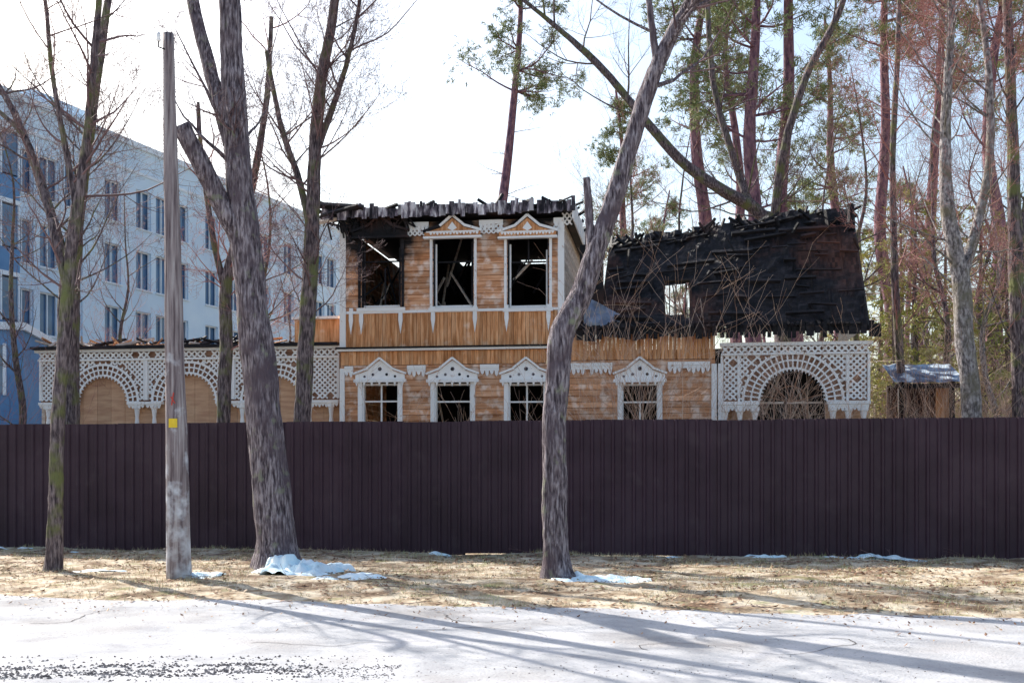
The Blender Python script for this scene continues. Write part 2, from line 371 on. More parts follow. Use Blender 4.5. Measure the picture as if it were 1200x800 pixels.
# ---------------------------------------------------------------- ground
gm=M('ground_soil',[(.20,.135,.085),(.42,.33,.23),(.60,.52,.40)],scale=2.4,bump=.8,bscale=18,rough=1,spec=.1,bdist=.03,second=((.16,.105,.07),1.1,.50,.66),third=((.24,.24,.11),2.1,.58,.74),ramp=(.34,.58))
mb=MB(); 
xs=[-400,-120,-50,-25]+[(-16+.2*i) for i in range(161)]+[25,50,120,400]
ys=[-60,-10,0,6]+[9+.2*i for i in range(71)]+[27,40,80,200,600]
def roadedge(x): return 12.9-.17*x+.35*noise.noise((x*.5,3,0))+.18*noise.noise((x*2.2,7,0))
def gz(x,y):
    if -16<=x<=16 and 9<=y<=23:
        e=y-roadedge(x)
        a=min(max(e/1.4,0),1)*min(1,(16-abs(x)))*min(1,(23-y))
        return a*(.05+.07*noise.noise((x*.6,y*.6,0))+.04*noise.noise((x*2.3,y*2.3,5)))
    return 0
vs=[(x,y,gz(x,y)) for y in ys for x in xs]; nx=len(xs)
fs=[(j*nx+i,j*nx+i+1,(j+1)*nx+i+1,(j+1)*nx+i) for j in range(len(ys)-1) for i in range(nx-1)]
mb.add(vs,fs,gm); mb.build('ground',smooth=True)
rm=M('road_surface',[(.33,.33,.345),(.43,.43,.44),(.50,.49,.50)],scale=1.3,detail=8,bump=.7,bscale=38,bdist=.012,rough=.95,spec=.2,second=((.26,.235,.22),.55,.52,.78),third=((.2,.185,.18),26,.60,.72))
mb=MB(); vs=[];fs=[]; n=400
for i in range(n+1):
    x=-60+i*.3
    vs+= [(x,5-.17*x,.006),(x,roadedge(x)+.05*noise.noise((x*9,1,1)) if abs(x)<16 else 12.9-.17*x,.006)]
for i in range(n): fs.append((2*i,2*i+2,2*i+3,2*i+1))
mb.add(vs,fs,rm)
mb.add([(-60,-8,.006),(60,-8,.006),(60,5-.17*60,.006),(-60,5+.17*60,.006)],[(0,1,2,3)],rm)
mb.build('road')
mb=MB(); ckm=M('crack',[(.05,.045,.045),(.10,.09,.09)],bump=0)
def crack(x,y,a,n,w):
    pts=[(x,y)]
    for i in range(n):
        a+=R.gauss(0,.4); x+=.09*math.cos(a); y+=.09*math.sin(a); pts.append((x,y))
    for i in range(n):
        (x0,y0),(x1,y1)=pts[i],pts[i+1]; dx,dy=x1-x0,y1-y0; l=math.hypot(dx,dy); ww=w*(1-i/n*.8)
        mb.add([(x0-dy/l*ww,y0+dx/l*ww,.0104),(x0+dy/l*ww,y0-dx/l*ww,.0104),(x1+dy/l*ww*.9,y1-dx/l*ww*.9,.0104),(x1-dy/l*ww*.9,y1+dx/l*ww*.9,.0104)],[(0,1,2,3)],ckm)
crack(-.75,12.2,-1.2,18,.010); crack(-.6,11.2,-.1,14,.008); crack(-.65,11.1,3.6,9,.007); crack(3,10.5,.2,26,.008); crack(-5,11.5,-.3,24,.008); crack(-2.4,10.2,.1,24,.007); crack(1.2,9.8,2.8,18,.006)
mb.build('road_cracks')
lm=flat('dry_leaves',[(.12,.055,.035),(.30,.17,.10),(.55,.42,.29)])
gr=flat('dry_grass_blades',[(.38,.29,.16),(.62,.53,.35),(.36,.38,.16)])
mb=MB()
def fy(x): return 20.52+FS*x
for k in range(26500):
    x=R.uniform(-12,12); e=roadedge(x); f=fy(x)-.15
    if k<25000:
        t=R.random()**.8; y=e-.25+(f-e+.25)*t
        if noise.noise((x*.8,y*1.2,8))<R.uniform(-.55,.3): continue
    else: y=e-abs(R.gauss(0,1.0))
    z=max(gz(x,y),.006)+.008; a=R.uniform(0,6.28); s=R.uniform(.012,.048); c,sn=math.cos(a)*s,math.sin(a)*s; k2=R.uniform(-.1,.8)*s
    if k>=25000: s*=.6; c*=.6; sn*=.6
    mb.add([(x-c,y-sn,z),(x+sn*.6,y-c*.6,z+k2*.5),(x+c,y+sn,z+k2),(x-sn*.6,y+c*.6,z+.004)],[(0,1,2,3)],lm)
mb.build('leaf_litter')
mb=MB()
for _ in range(3600):
    x=R.uniform(-12,12); e=roadedge(x); f=fy(x)
    y=e+(f-e)*R.random(); 
    if noise.noise((x*.5,y*.9,2))<R.uniform(-.4,.3): continue
    z=gz(x,y)-.01; rv=R.random()
    for _ in range(12):
        a=R.uniform(0,6.28); h=R.uniform(.02,.10); l=R.uniform(.02,.10); px,py=x+R.gauss(0,.07),y+R.gauss(0,.07)
        mb.add([(px-.004*math.sin(a),py+.004*math.cos(a),z),(px+.004*math.sin(a),py-.004*math.cos(a),z),(px+l*math.cos(a),py+l*math.sin(a),z+h)],[(0,1,2)],gr,rv)
mb.build('dry_grass')
mb=MB()
for _ in range(90):
    x=R.uniform(-9,9); y=R.uniform(roadedge(x)-.5,fy(x)-.3); a=R.uniform(0,6.28)
    p=Vector((x,y,gz(x,y)+.02)); grow(mb,p,Vector((math.cos(a),math.sin(a),0)),R.uniform(.2,.8),.006,1,(twigm,twigm),0,(2,),.5,.2)
mb.build('fallen_twigs')
sm=M('dirt_clods',[(.10,.08,.075),(.24,.2,.18),(.4,.36,.33)],scale=6,rnd=.4,bump=.3)
mb=MB()
for _ in range(3800):
    x=R.uniform(-4.4,-.9) if R.random()<.85 else R.uniform(-5,3.5); row=R.choice((8.62,8.78,8.98)); y=row+R.gauss(0,.05)+.06*math.sin(x*2)+.05*math.sin(x*5.3)
    if R.random()<.25: y=R.uniform(8.3,9.5)
    if noise.noise((x*2.5,y*4,3))<R.uniform(-.5,.2): continue
    s=R.uniform(.004,.015)*(1 if x<-1.5 else .7)
    mb.add([(x-s,y-s*.7,.005),(x+s*.8,y-s,.005),(x+s,y+s*.6,.005),(x-s*.6,y+s,.005),(x+R.uniform(-.3,.3)*s,y,.005+s*1.0)],[(0,1,4),(1,2,4),(2,3,4),(3,0,4)],sm)
mb.build('dirt_clods')
snowm=M('snow',[(.62,.82,.90),(.84,.90,.93)],scale=4,bump=.6,bscale=22,rough=.6,second=((.5,.6,.62),9,.58,.75))
mb=MB()
def snow(cx,cy,rx,ry,h,seed):
    n=36; vs=[];fs=[]
    for i in range(n+1):
        for j in range(n+1):
            a=-1+2*i/n; b=-1+2*j/n; x=cx+a*rx; y=cy+b*ry
            e=.95-(a*a+b*b)+1.1*noise.noise((x*1.8+seed,y*2.2,seed))+.7*noise.noise((x*6,y*6,seed))-.2
            vs.append((x,y,gz(x,y)+max(-.05,min(e,1)*h*(1+.6*noise.noise((x*8,y*8,seed))))))
    fs=[(i*(n+1)+j,(i+1)*(n+1)+j,(i+1)*(n+1)+j+1,i*(n+1)+j+1) for i in range(n) for j in range(n)]
    mb.add(vs,fs,snowm)
snow(-3.15,16.9,.75,.8,.16,1); snow(-2.35,16.0,.6,.5,.07,2); snow(1.25,15.7,.7,.4,.06,3); snow(-4.6,16.2,.4,.35,.07,4)
snow(.95,16.0,.25,.3,.09,12); snow(-6.3,16.9,.45,.15,.04,15); snow(-3.4,17.25,.45,.35,.22,16)
for i in range(11):
    x=R.uniform(-10,9.5); snow(x,fy(x)-R.uniform(.1,.5),R.uniform(.12,.45),R.uniform(.06,.12),R.uniform(.02,.05),20+i)
for x in (-9.8,6.4,): snow(x,fy(x)-.3,.7,.2,.07,50+x)
mb.build('snow',smooth=True)

# ---------------------------------------------------------------- utility pole
def pole():
    par=empty('utility_pole',(-4.80,16,0))
    wm=M('pole_wood',[(.10,.07,.075),(.26,.21,.21),(.42,.37,.36)],scale=7,stretch=(3,3,.12),bump=.8,bscale=14,ramp=(.36,.64))
    nt=wm.node_tree;N=nt.nodes;L=nt.links;b=N['Principled BSDF']; src=b.inputs['Base Color'].links[0].from_socket
    tc=N.new('ShaderNodeTexCoord'); sx=N.new('ShaderNodeSeparateXYZ'); L.new(tc.outputs['Object'],sx.inputs[0])
    nz=N.new('ShaderNodeTexNoise'); nz.inputs['Scale'].default_value=5; nz.inputs['Detail'].default_value=6; L.new(tc.outputs['Object'],nz.inputs['Vector'])
    m1=N.new('ShaderNodeMath'); m1.operation='MULTIPLY_ADD'; L.new(nz.outputs['Fac'],m1.inputs[0]); m1.inputs[1].default_value=4.5; m1.inputs[2].default_value=-1.75
    m2=N.new('ShaderNodeMath'); m2.operation='SUBTRACT'; L.new(m1.outputs[0],m2.inputs[0])
    m3=N.new('ShaderNodeMath'); m3.operation='MULTIPLY'; L.new(sx.outputs['Z'],m3.inputs[0]); m3.inputs[1].default_value=.30; L.new(m3.outputs[0],m2.inputs[1])
    m2.use_clamp=True
    mx=N.new('ShaderNodeMix'); mx.data_type='RGBA'; L.new(m2.outputs[0],mx.inputs['Factor']); L.new(src,mx.inputs['A']); mx.inputs['B'].default_value=(.62,.62,.65,1)
    L.new(mx.outputs['Result'],b.inputs['Base Color'])
    ym=M('yellow_plate',[(.75,.5,.03),(.8,.58,.06)],bump=0); rdm=M('red_mark',[(.5,.06,.04),(.6,.08,.06)],bump=0)
    pz=lambda z:(-.02*z,0,z)
    rad=lambda z:.178-.0128*z
    mb=MB(); mb.tube([pz(z) for z in np.linspace(-.05,7.88,40)],[rad(z) for z in np.linspace(-.05,7.88,40)],18,wm,cap=True,rough=.07)
    mb.build('post',par,smooth=True)
    mb=MB(); x0=pz(2.26)[0]
    for a in range(-1,3):
        t0=(a-.5)*.2-1.671; t1=(a+.5)*.2-1.671; r=.158
        mb.add([(x0+r*math.cos(t0),r*math.sin(t0),2.2),(x0+r*math.cos(t1),r*math.sin(t1),2.2),(x0+r*math.cos(t1),r*math.sin(t1),2.33),(x0+r*math.cos(t0),r*math.sin(t0),2.33)],[(0,1,2,3)],ym)
    mb.build('yellow_plate',par)
    mb=MB(); 
    mb.bar((x0-.02,2.52),(x0+.01,2.70),.012,-.155,-.14,rdm); mb.bar((x0+.03,2.55),(x0-.03,2.64),.012,-.156,-.142,rdm)
    mb.build('red_paint_mark',par)
    mb=MB(); xt=pz(7.6)[0]; mb.tube([(xt,-.06,7.62),(xt-.12,-.08,7.66),(xt-.12,-.08,7.78)],[.012]*3,6,charflat,cap=True)
    mb.lathe(xt-.12,-.08,[(.02,7.74),(.035,7.76),(.028,7.80),(.034,7.83),(.015,7.87)],white)
    mb.build('insulator',par,smooth=True)
pole()

# ---------------------------------------------------------------- the burnt house
HY=28.0; c_,s_=math.cos(TH),math.sin(TH)
def S(u,y=0):
    t=(u-600)/F; return (t*(HY+y*c_)-y*s_)/(c_+t*s_)
def ZZ(u,v,y=0):
    s=S(u,y); return CH+(550-v)/F*(HY-s*s_+y*c_)
H=empty('burnt_wooden_house',(0,HY,0),-TH)
up_w=[(S(u0),S(u1),ZZ(u0,360),ZZ(u0,281)) for u0,u1 in ((424,470),(508,555),(595,643))]
sid=siding_mat([((.5*(a+b),0,d+.2),1.15 if i==0 else .72) for i,(a,b,c,d) in enumerate(up_w)]+[((S(412),0,8.1),1.2),((S(640),0,8.3),.7)])
low_w=[(S(u-21),S(u+21),1.95,ZZ(u,449)) for u in (446,531,617,750)]
def hsiding(mb,x0,x1,z0,z1,opens,mat,y=0,bw=.15,th=.03):
    z=z0
    while z<z1-.01:
        zt=min(z+bw,z1); seg=[(x0,x1)]
        for (a,b,c,d) in opens:
            if zt>c+.02 and z<d-.02:
                ns=[]
                for (p,q) in seg:
                    if b<=p or a>=q: ns.append((p,q)); continue
                    if a>p: ns.append((p,a))
                    if b<q: ns.append((b,q))
                seg=ns
        for (p,q) in seg:
            cuts=[p]
            while q-cuts[-1]>3.2: cuts.append(cuts[-1]+R.uniform(1.5,3))
            cuts.append(q)
            for i in range(len(cuts)-1):
                if cuts[i+1]-cuts[i]<.01: continue
                yy=y+R.uniform(-.006,.006)
                a,b=cuts[i],cuts[i+1]-.004
                mb.add([(a,yy-.018,z),(b,yy-.018,z),(b,yy+th,z),(a,yy+th,z),(a,yy,zt-.008),(b,yy,zt-.008),(b,yy+th,zt-.008),(a,yy+th,zt-.008)],
                       [(0,3,2,1),(4,5,6,7),(0,1,5,4),(1,2,6,5),(2,3,7,6),(3,0,4,7)],mat)
        z=zt
def vboard(mb,x0,x1,z0,z1,mat,y=-.02,bw=.1,rag=0,ragb=0):
    x=x0
    while x<x1-.01:
        b=min(x+bw,x1); yy=y+R.uniform(-.006,.006)
        mb.box(x+.003,b-.003,yy,yy+.022,z0-R.uniform(0,ragb),z1+R.uniform(-rag,rag*.4),mat); x=b
def pend(mb,x0,x1,z,h,w,y,mat=None,th=.02):
    mat=mat or white; n=max(1,int((x1-x0)/w)); w=(x1-x0)/n
    mb.box(x0,x1,y,y+th,z-h*.35,z,mat)
    for i in range(n):
        a=x0+i*w
        if R.random()<.05: continue
        hh=h*(1 if i%2 else .8)
        mb.prism([(a+.1*w,z-h*.35),(a+.18*w,z-hh*.75),(a+.5*w,z-hh),(a+.82*w,z-hh*.75),(a+.9*w,z-h*.35)],y+.002,y+th-.002,mat)
def lattice(mb,x0,x1,z0,z1,st,y,w=.035,inside=None):
    nx=max(1,round((x1-x0)/st)); nz=max(1,round((z1-z0)/st)); dx=(x1-x0)/nx; dz=(z1-z0)/nz
    for i in range(nx):
        for j in range(nz):
            a,b=x0+i*dx,z0+j*dz
            if inside and not inside(a+dx/2,b+dz/2): continue
            if R.random()<.02: continue
            mb.bar((a,b),(a+dx,b+dz),w,y,y+.015,white); mb.bar((a,b+dz),(a+dx,b),w,y+.001,y+.016,white)
            mb.prism([(a+dx/2,b+dz*.18),(a+dx*.82,b+dz/2),(a+dx/2,b+dz*.82),(a+dx*.18,b+dz/2)],y-.006,y+.012,white)
def arcring(mb,cx,cz,r0,r1,y,th,mat,a0=0,a1=180,n=28):
    for i in range(n):
        t0=math.radians(a0+(a1-a0)*i/n); t1=math.radians(a0+(a1-a0)*(i+1)/n)
        mb.prism([(cx+r0*math.cos(t0),cz+r0*math.sin(t0)),(cx+r1*math.cos(t0),cz+r1*math.sin(t0)),(cx+r1*math.cos(t1),cz+r1*math.sin(t1)),(cx+r0*math.cos(t1),cz+r0*math.sin(t1))],y,y+th,mat,.5)
def lacearch(mb,cx,cz,r0,r1,y,n=22):
    arcring(mb,cx,cz,r0,r0+.05,y,.03,white); arcring(mb,cx,cz,r1-.06,r1,y,.03,white)
    arcring(mb,cx,cz,(r0+r1)/2-.02,(r0+r1)/2+.02,y+.004,.02,white)
    for i in range(n+1):
        t=math.pi*i/n; c,s=math.cos(t),math.sin(t)
        mb.bar((cx+(r0+.03)*c,cz+(r0+.03)*s),(cx+(r1-.03)*c,cz+(r1-.03)*s),.038,y+.006,y+.022,white)
        if i<n:
            t+=math.pi/n/2; c,s=math.cos(t),math.sin(t); q=.03
            mb.prism([(cx+(r0-.06)*c,cz+(r0-.06)*s),(cx+(r0+.01)*c-q*s,cz+(r0+.01)*s+q*c),(cx+(r0+.01)*c+q*s,cz+(r0+.01)*s-q*c)],y+.005,y+.02,white)
            q=.035
            mb.prism([(cx+(r1+.07)*c,cz+(r1+.07)*s),(cx+(r1-.01)*c+q*s,cz+(r1-.01)*s-q*c),(cx+(r1-.01)*c-q*s,cz+(r1-.01)*s+q*c)],y+.005,y+.02,white)
def column(mb,x,y,z0,z1,r=.075):
    h=z1-z0
    mb.lathe(x,y,[(r*1.6,z0),(r*1.6,z0+.1),(r*.8,z0+.16),(r*1.25,z0+h*.3),(r*.75,z0+h*.5),(r*1.15,z0+h*.62),(r*.7,z0+h*.8),(r*1.1,z1-.14),(r*1.5,z1-.1),(r*1.5,z1)],white)

xL,xR=S(400),S(660)
zc=ZZ(520,408)
zt=7.92
walls=MB(); trim=MB(); ch=MB()
hsiding(walls,xL,xR,5.62,zt,up_w,sid)
vboard(walls,xL,xR,zc+.06,5.62,vboards,y=-.03,ragb=0)
vboard(walls,xL,xR,4.28,zc-.06,vboards,y=-.03)
hsiding(walls,xL,xR,.6,4.28,low_w[:3],sid)
def side(mb,x,y0,y1,z0,z1,mat,bw=.15):
    z=z0
    while z<z1:
        q=min(z+bw,z1); o=R.uniform(-.005,.005); mb.box(x-.03,x+o,y0,y1,z,q-.006,mat); z=q
side(walls,xR,.035,6.5,3.9,zt,plank_pale)
side(walls,xL,.035,6.5,.6,zt,sid)
vboard(walls,xR+.02,S(838),4.33,ZZ(750,388),vboards,y=-.025)
hsiding(walls,xR+.02,S(838),.6,4.33,[low_w[3]],sid,y=.012)
walls.box(xL,S(1018),.02,.3,0,.595,brick)
walls.build('board_walls',H)
ch.box(xL+.04,xR-.04,6.2,6.35,.6,7.93,charflat)
ch.box(xL+.04,xR-.05,.1,6.2,4.45,4.6,charflat)
ch.box(xL+.04,xR-.05,.06,6.2,5.2,5.32,charflat)
ch.box(xR+.05,8.6,3.2,3.35,.6,4.9,charflat)
ch.box(xR+.05,8.6,.1,3.2,4.45,4.58,charflat)
ch.box(xL+.04,xR-.05,.25,6.2,8.05,8.13,charflat)
ch.box(xL+.04,xR-.05,4.4,4.45,.6,4.44,charflat)
for x in (S(489),S(575)): ch.box(x-.04,x+.04,.1,6.1,5.35,7.9,charflat)
for i in range(44):
    x=R.uniform(xL+.3,xR-.3); y=R.uniform(.3,2.5); z=R.uniform(5.4,6.6)
    ch.beam((x,y,z),(x+R.uniform(-.9,.9),y+R.uniform(-.1,1),z+R.uniform(.4,1.5)),R.uniform(.02,.07),plank_pale if R.random()<.3 else charm)
for i in range(14):
    x=R.uniform(xL+.3,8.3); y=R.uniform(.4,2); z=R.uniform(2.2,3)
    ch.beam((x,y,z),(x+R.uniform(-1,1),y+R.uniform(-.3,.6),z+R.uniform(.5,1.4)),R.uniform(.03,.07),plank_pale if R.random()<.4 else charm)
for k,(a,b,z0,z1) in enumerate(up_w):
    m=charm if k==0 else white
    w=.085
    trim.box(a-.02,a+.03,.0,.16,z0,z1,charm); trim.box(b-.03,b+.02,.0,.16,z0,z1,charm)
    trim.box(a-w,a-.02,-.06,.0,z0-.1,z1+.05,m)
    trim.box(b+.02,b+w,-.06,.0,z0-.1,z1+.05,m)
    trim.box(a-w-.03,b+w+.03,-.085,.01,z0-.12,z0-.03,white)
    trim.box(a+.03,b-.03,.08,.12,z0-.03,z0+.05,white); trim.box(a+.035,a+.075,.08,.12,z0+.05,z1-.1,charm if k==0 else white)
    trim.box(b-.075,b-.035,.08,.12,z0+.05,z1-R.uniform(.0,.3),white if k==2 else charm)
    trim.box(a+.08,b-.08,.085,.115,z1-.58,z1-.54,charm)
    if k==2: trim.box((a+b)/2-.02,(a+b)/2+.02,.085,.115,z1-.54,z1,charm)
    if k==0: trim.box((a+b)/2+.06,(a+b)/2+.10,.085,.115,z0+.05,z0+1.0,charm)
    cx=(a+b)/2; hw=(b-a)/2+.2; zp=z1+.05
    pm=charm if k==0 else vboards
    trim.prism([(cx-hw,zp),(cx+hw,zp),(cx+hw,zp+.1),(cx+.3,zp+.22),(cx,zp+.46),(cx-.3,zp+.22),(cx-hw,zp+.1)],-.16,-.13,pm)
    for sg in (-1,1):
        trim.bar((cx+sg*hw*1.05,zp+.13),(cx+sg*.3,zp+.27),.06,-.2+.002*sg,-.14,charm if (k==0 or (k==1 and sg<0)) else white)
        trim.bar((cx+sg*.32,zp+.26),(cx,zp+.53),.06,-.205+.002*sg,-.145,charm if k==0 else white)
    trim.box(cx-hw-.03,cx+hw+.03,-.19,-.03,zp-.05,zp+.0,charm if k==0 else white)
    if k: 
        pend(trim,cx-hw+.04,cx+hw-.04,zp+.13,.1,.08,-.175)
        trim.prism([(cx-.12,zp+.2),(cx,zp+.13),(cx+.12,zp+.2),(cx,zp+.36)],-.18,-.162,white)
for u in (424,470,508,557,594,643,412):
    x=S(u); zb=5.62; trim.prism([(x-.05,zb),(x+.05,zb),(x+.055,zb-.2),(x+.02,zb-.42),(x,zb-.55),(x-.02,zb-.42),(x-.055,zb-.2)],-.075,-.05,white)
    trim.box(x-.05,x+.05,-.05,-.02,5.62,5.75,white)
trim.box(xL-.03,xR+.05,-.06,-.02,5.60,5.665,white)
for x in (xL,xR-.1,): trim.box(x-.03,x+.13,-.055,-.02,4.75,zt-.15,white,.3)
for x in (xL,xR-.06,S(838)-.06,S(838)+.1): trim.box(x-.03,x+.1,-.055,-.02,.6,4.2,white,.3)
for a,b,m in ((xL-.02,S(420),charm),(S(476),S(503),white),(S(562),S(590),white),(S(649),xR+.03,white)):
    pend(trim,a,b,zt-.02,.3,.1,-.085,m)
    if m is white: lattice(trim,a,b,zt-.36,zt-.12,.12,-.06)
trim.box(xL-.08,xR+.08,-.16,-.02,zc-.05,zc+.0,white); trim.box(xL-.1,xR+.1,-.2,-.02,zc+.003,zc+.045,charm)
trim.box(xR+.003,xR+.08,-.02,6.4,zc-.05,zc,white)
fasc=M('scorched_fascia',[(.02,.018,.025),(.17,.14,.17),(.7,.66,.68)],scale=2.6,stretch=(3,3,.6),rnd=.55,bump=.4,ramp=(.42,.62))
ztop=ZZ(530,240)
x=S(378)
while x<xR+.25:
    w=R.uniform(.07,.13); sg=noise.noise((x*1.1,2,2))
    if x>xL-.5 and R.random()>.06: trim.box(x,x+w-.006,-.33+R.uniform(-.015,.015),-.30,zt+.13-R.uniform(0,.10),ztop+.12*sg+R.uniform(-.10,.04),fasc)
    x+=w
y=-.3
while y<5.5:
    w=R.uniform(.08,.13); trim.box(xR+.25,xR+.28+R.uniform(-.01,.01),y,y+w-.006,zt-.1,ztop+R.uniform(-.05,.05),white if y<3.5 else fasc); y+=w
trim.box(S(378),xR+.25,-.29,.25,zt+.12,zt+.165,charm)
trim.box(xR+.0,xR+.24,.26,5.5,zt+.02,zt+.07,charm)
lattice(trim,xR-.02,xR+.22,zt-.2,zt+.1,.12,-.04)
ch.box(xL-.3,xR+.2,-.25,6,8.17,8.22,charm)
for i in range(160):
    x=R.uniform(S(378),xR+.2); y=R.uniform(-.3,4); z=8.2
    ch.beam((x,y,z-.05),(x+R.uniform(-.6,.6),y+R.uniform(-.2,.6),z+R.uniform(.0,.3)),R.uniform(.03,.09),charm)
ch.beam((S(400),-.25,8.25),(S(372),-.3,8.45),.12,charm); ch.beam((S(430),-.3,8.25),(S(375),-.35,8.36),.14,charm)
ch.beam((S(404),-.1,8.1),(S(376),-.5,7.85),.10,plank_pale); ch.beam((S(425),-.4,8.3),(S(384),-.5,8.05),.09,charm)
ch.beam((S(572),.5,8.2),(S(583),.8,8.75),.09,charm); ch.beam((S(575),.5,8.3),(S(610),.8,8.45),.05,charm)
for i in range(40):
    x=R.uniform(S(380),S(480)); z=zt+R.uniform(-.05,.3); ch.beam((x,-.2,z),(x+R.uniform(-.3,.3),-.15,z-R.uniform(.1,.5)),.04,charm)
for k,(a,b,z0,z1) in enumerate(low_w):
    cx=(a+b)/2; w=.11
    trim.box(a-w,a,-.07,.0,z0-.1,z1+.02,white); trim.box(b,b+w,-.07,.0,z0-.1,z1+.02,white)
    trim.box(a-w-.04,b+w+.04,-.10,.0,z0-.2,z0-.1,white)
    trim.box(a-.0,a+.03,0,.15,z0,z1,white); trim.box(b-.03,b,0,.15,z0,z1,white)
    zz=z1+.02; hw=(b-a)/2+w+.1
    trim.box(cx-hw,cx+hw,-.13,.0,zz+.002,zz+.08,white)
    trim.prism([(cx-hw*.95,zz+.08),(cx-hw*.95,zz+.2),(cx-hw*.72,zz+.24),(cx-hw*.5,zz+.3),(cx-hw*.25,zz+.44),(cx,zz+.56),(cx+hw*.25,zz+.44),(cx+hw*.5,zz+.3),(cx+hw*.72,zz+.24),(cx+hw*.95,zz+.2),(cx+hw*.95,zz+.08)],-.075,-.03,white,.9)
    trim.bar((cx-hw*1.02,zz+.22),(cx-.3,zz+.36),.05,-.14,-.08,white); trim.bar((cx+hw*1.02,zz+.22),(cx+.3,zz+.36),.05,-.142,-.082,white)
    trim.bar((cx-.33,zz+.36),(cx,zz+.62),.05,-.145,-.085,white); trim.bar((cx+.33,zz+.36),(cx,zz+.62),.05,-.148,-.088,white)
    for dx,dz,r in ((0,.34,.055),(-.18,.2,.04),(.18,.2,.04),(-.4,.15,.035),(.4,.15,.035)):
        trim.prism([(cx+dx+r*math.cos(t*1.0472),zz+dz+r*math.sin(t*1.0472)) for t in range(6)],-.079,-.076,fasc,.1)
    for q in range(7): 
        xx=cx-hw+.08+q*(2*hw-.16)/6; trim.prism([(xx-.035,zz+.002),(xx+.035,zz+.002),(xx,zz-.1)],-.12,-.1,white)
    trim.box(a+.03,b-.03,.09,.13,z1-.48,z1-.44,white); 
    if k!=1: trim.box(cx-.02,cx+.02,.092,.128,z0,z1-.48 if k%2 else z1,white)
    trim.box(a+.03,b-.03,.09,.13,z1-.05,z1,white)
zf=ZZ(560,430)
segs=[(xL+.1,low_w[0][0]-.24),(low_w[0][1]+.24,low_w[1][0]-.24),(low_w[1][1]+.24,low_w[2][0]-.24),(low_w[2][1]+.24,xR-.1),(xR+.1,low_w[3][0]-.24),(low_w[3][1]+.24,S(838)-.12)]
for a,b in segs:
    pend(trim,a,b,zf-.02,.22,.11,-.06); trim.box(a,b,-.075,-.02,zf-.02,zf+.06,white)
# porch
pa,pb=S(846),S(1018); pz=ZZ(930,400); cx=S(929); cz=ZZ(929,470)
pw=MB(); r0=.78; r1=1.22
def insp(x,z,r): return math.hypot(x-cx,z-cz)>r
n=70
for i in range(n):
    x0=pa+(pb-pa)*i/n; x1=pa+(pb-pa)*(i+1)/n; d=abs((x0+x1)/2-cx)
    zb=cz+(math.sqrt(max(0,(r0+.02)**2-d*d)) if d<r0+.02 else 0)
    pw.box(x0,x1,.05,.08,zb,pz,backing,.5)
lacearch(trim,cx,cz,r0,r1,-.03,26)
lattice(trim,pa+.05,pb-.05,cz+.05,pz-.3,.145,.0,w=.042,inside=lambda x,z:insp(x,z,r1+.07))
lattice(trim,pa,pb,pz-.26,pz-.1,.16,-.05,w=.042)
trim.box(pa-.05,pb+.08,-.1,.04,pz-.1,pz-.02,white); trim.box(pa-.02,pb+.05,-.07,.04,pz-.32,pz-.27,white)
for x in (pa-.03,pb-.03,cx-r1-.1,cx+r1+.04): trim.box(x,x+.06,-.045,.045,cz,pz-.33,white)
for xa,xb in ((pa-.03,cx-r0-.02),(cx+r0+.02,pb+.03)):
    trim.box(xa,xb,-.12,.1,cz-.08,cz,white); trim.box(xa+.03,xb-.03,-.1,.08,cz-.13,cz-.083,white)
    pend(trim,xa+.04,xb-.04,cz-.13,.12,.09,-.09)
    m=(xa+xb)/2
    for q in (-.36,0,.36): column(trim,m+q,0,1.6,cz-.13)
    trim.box(xa,xb,-.1,.1,.6,1.6,white)
for t in range(15,180,30): pw.bar((cx,cz),(cx+r0*math.cos(math.radians(t)),cz+r0*math.sin(math.radians(t))),.03,.5,.53,backing)
arcring(pw,cx,cz,r0*.5,r0*.54,.49,.03,backing); pw.box(cx-r0,cx+r0,.5,.54,cz-.03,cz+.02,plank_pale)
for q in (-.4,0,.4): pw.box(cx+q-.02,cx+q+.02,.51,.54,1.4,cz-.03,backing)
pw.box(pa,cx-r0-.05,.45,.5,.6,cz,plywood); pw.box(cx+r0+.05,pb,.45,.5,.6,cz,plywood)
ch.box(xR+.1,S(1028),-.3,-.26,4.93,5.05,charm); 
x=xR+.1
while x<S(1026):
    w=R.uniform(.08,.2); ch.box(x,x+w*R.uniform(.6,.98),-.33,-.3,4.88-R.uniform(0,.12),5.1+R.uniform(-.05,.12),charm); x+=w
for i in range(70):
    x=R.uniform(xR+.2,S(1020)); ch.beam((x,-.4,5.08),(x+R.uniform(-.5,.5),.3,5.15+R.uniform(0,.25)),.06,charm)
# charred roof slope with a hole, sagging and ragged
ea,eb=S(704),S(1016)
def roofp(a,b):
    sag=.16*math.sin(a*9)*b*(1-b)*2
    x=ea+.15*b*(1-a)+(eb-ea)*a
    y=-.2+2.6*b+sag
    z=5.05+(2.78+.62*min(1,a*1.25)+.10*noise.noise((a*9,0,5)))*b
    return x,y,z
rf=MB(); nA,nB=100,30; hx0,hx1=S(779,1.0),S(808,1.0); hz0,hz1=ZZ(790,376,1),ZZ(790,332,1)
grid={}
for i in range(nA+1):
    for j in range(nB+1):
        a,b=i/nA,j/nB; x,y,z=roofp(a,b); d=.09*noise.noise((x*2,z*2,1))+.06*noise.noise((x*6,z*6,3))
        grid[i,j]=len(rf.v); rf.v.append((x,y-d,z+d*.5))
rf.mi(charm)
def topj(a): return nB-max(0,int(2.8*(noise.noise((a*14,0,4))+.25)+2.2*noise.noise((a*45,0,9))))
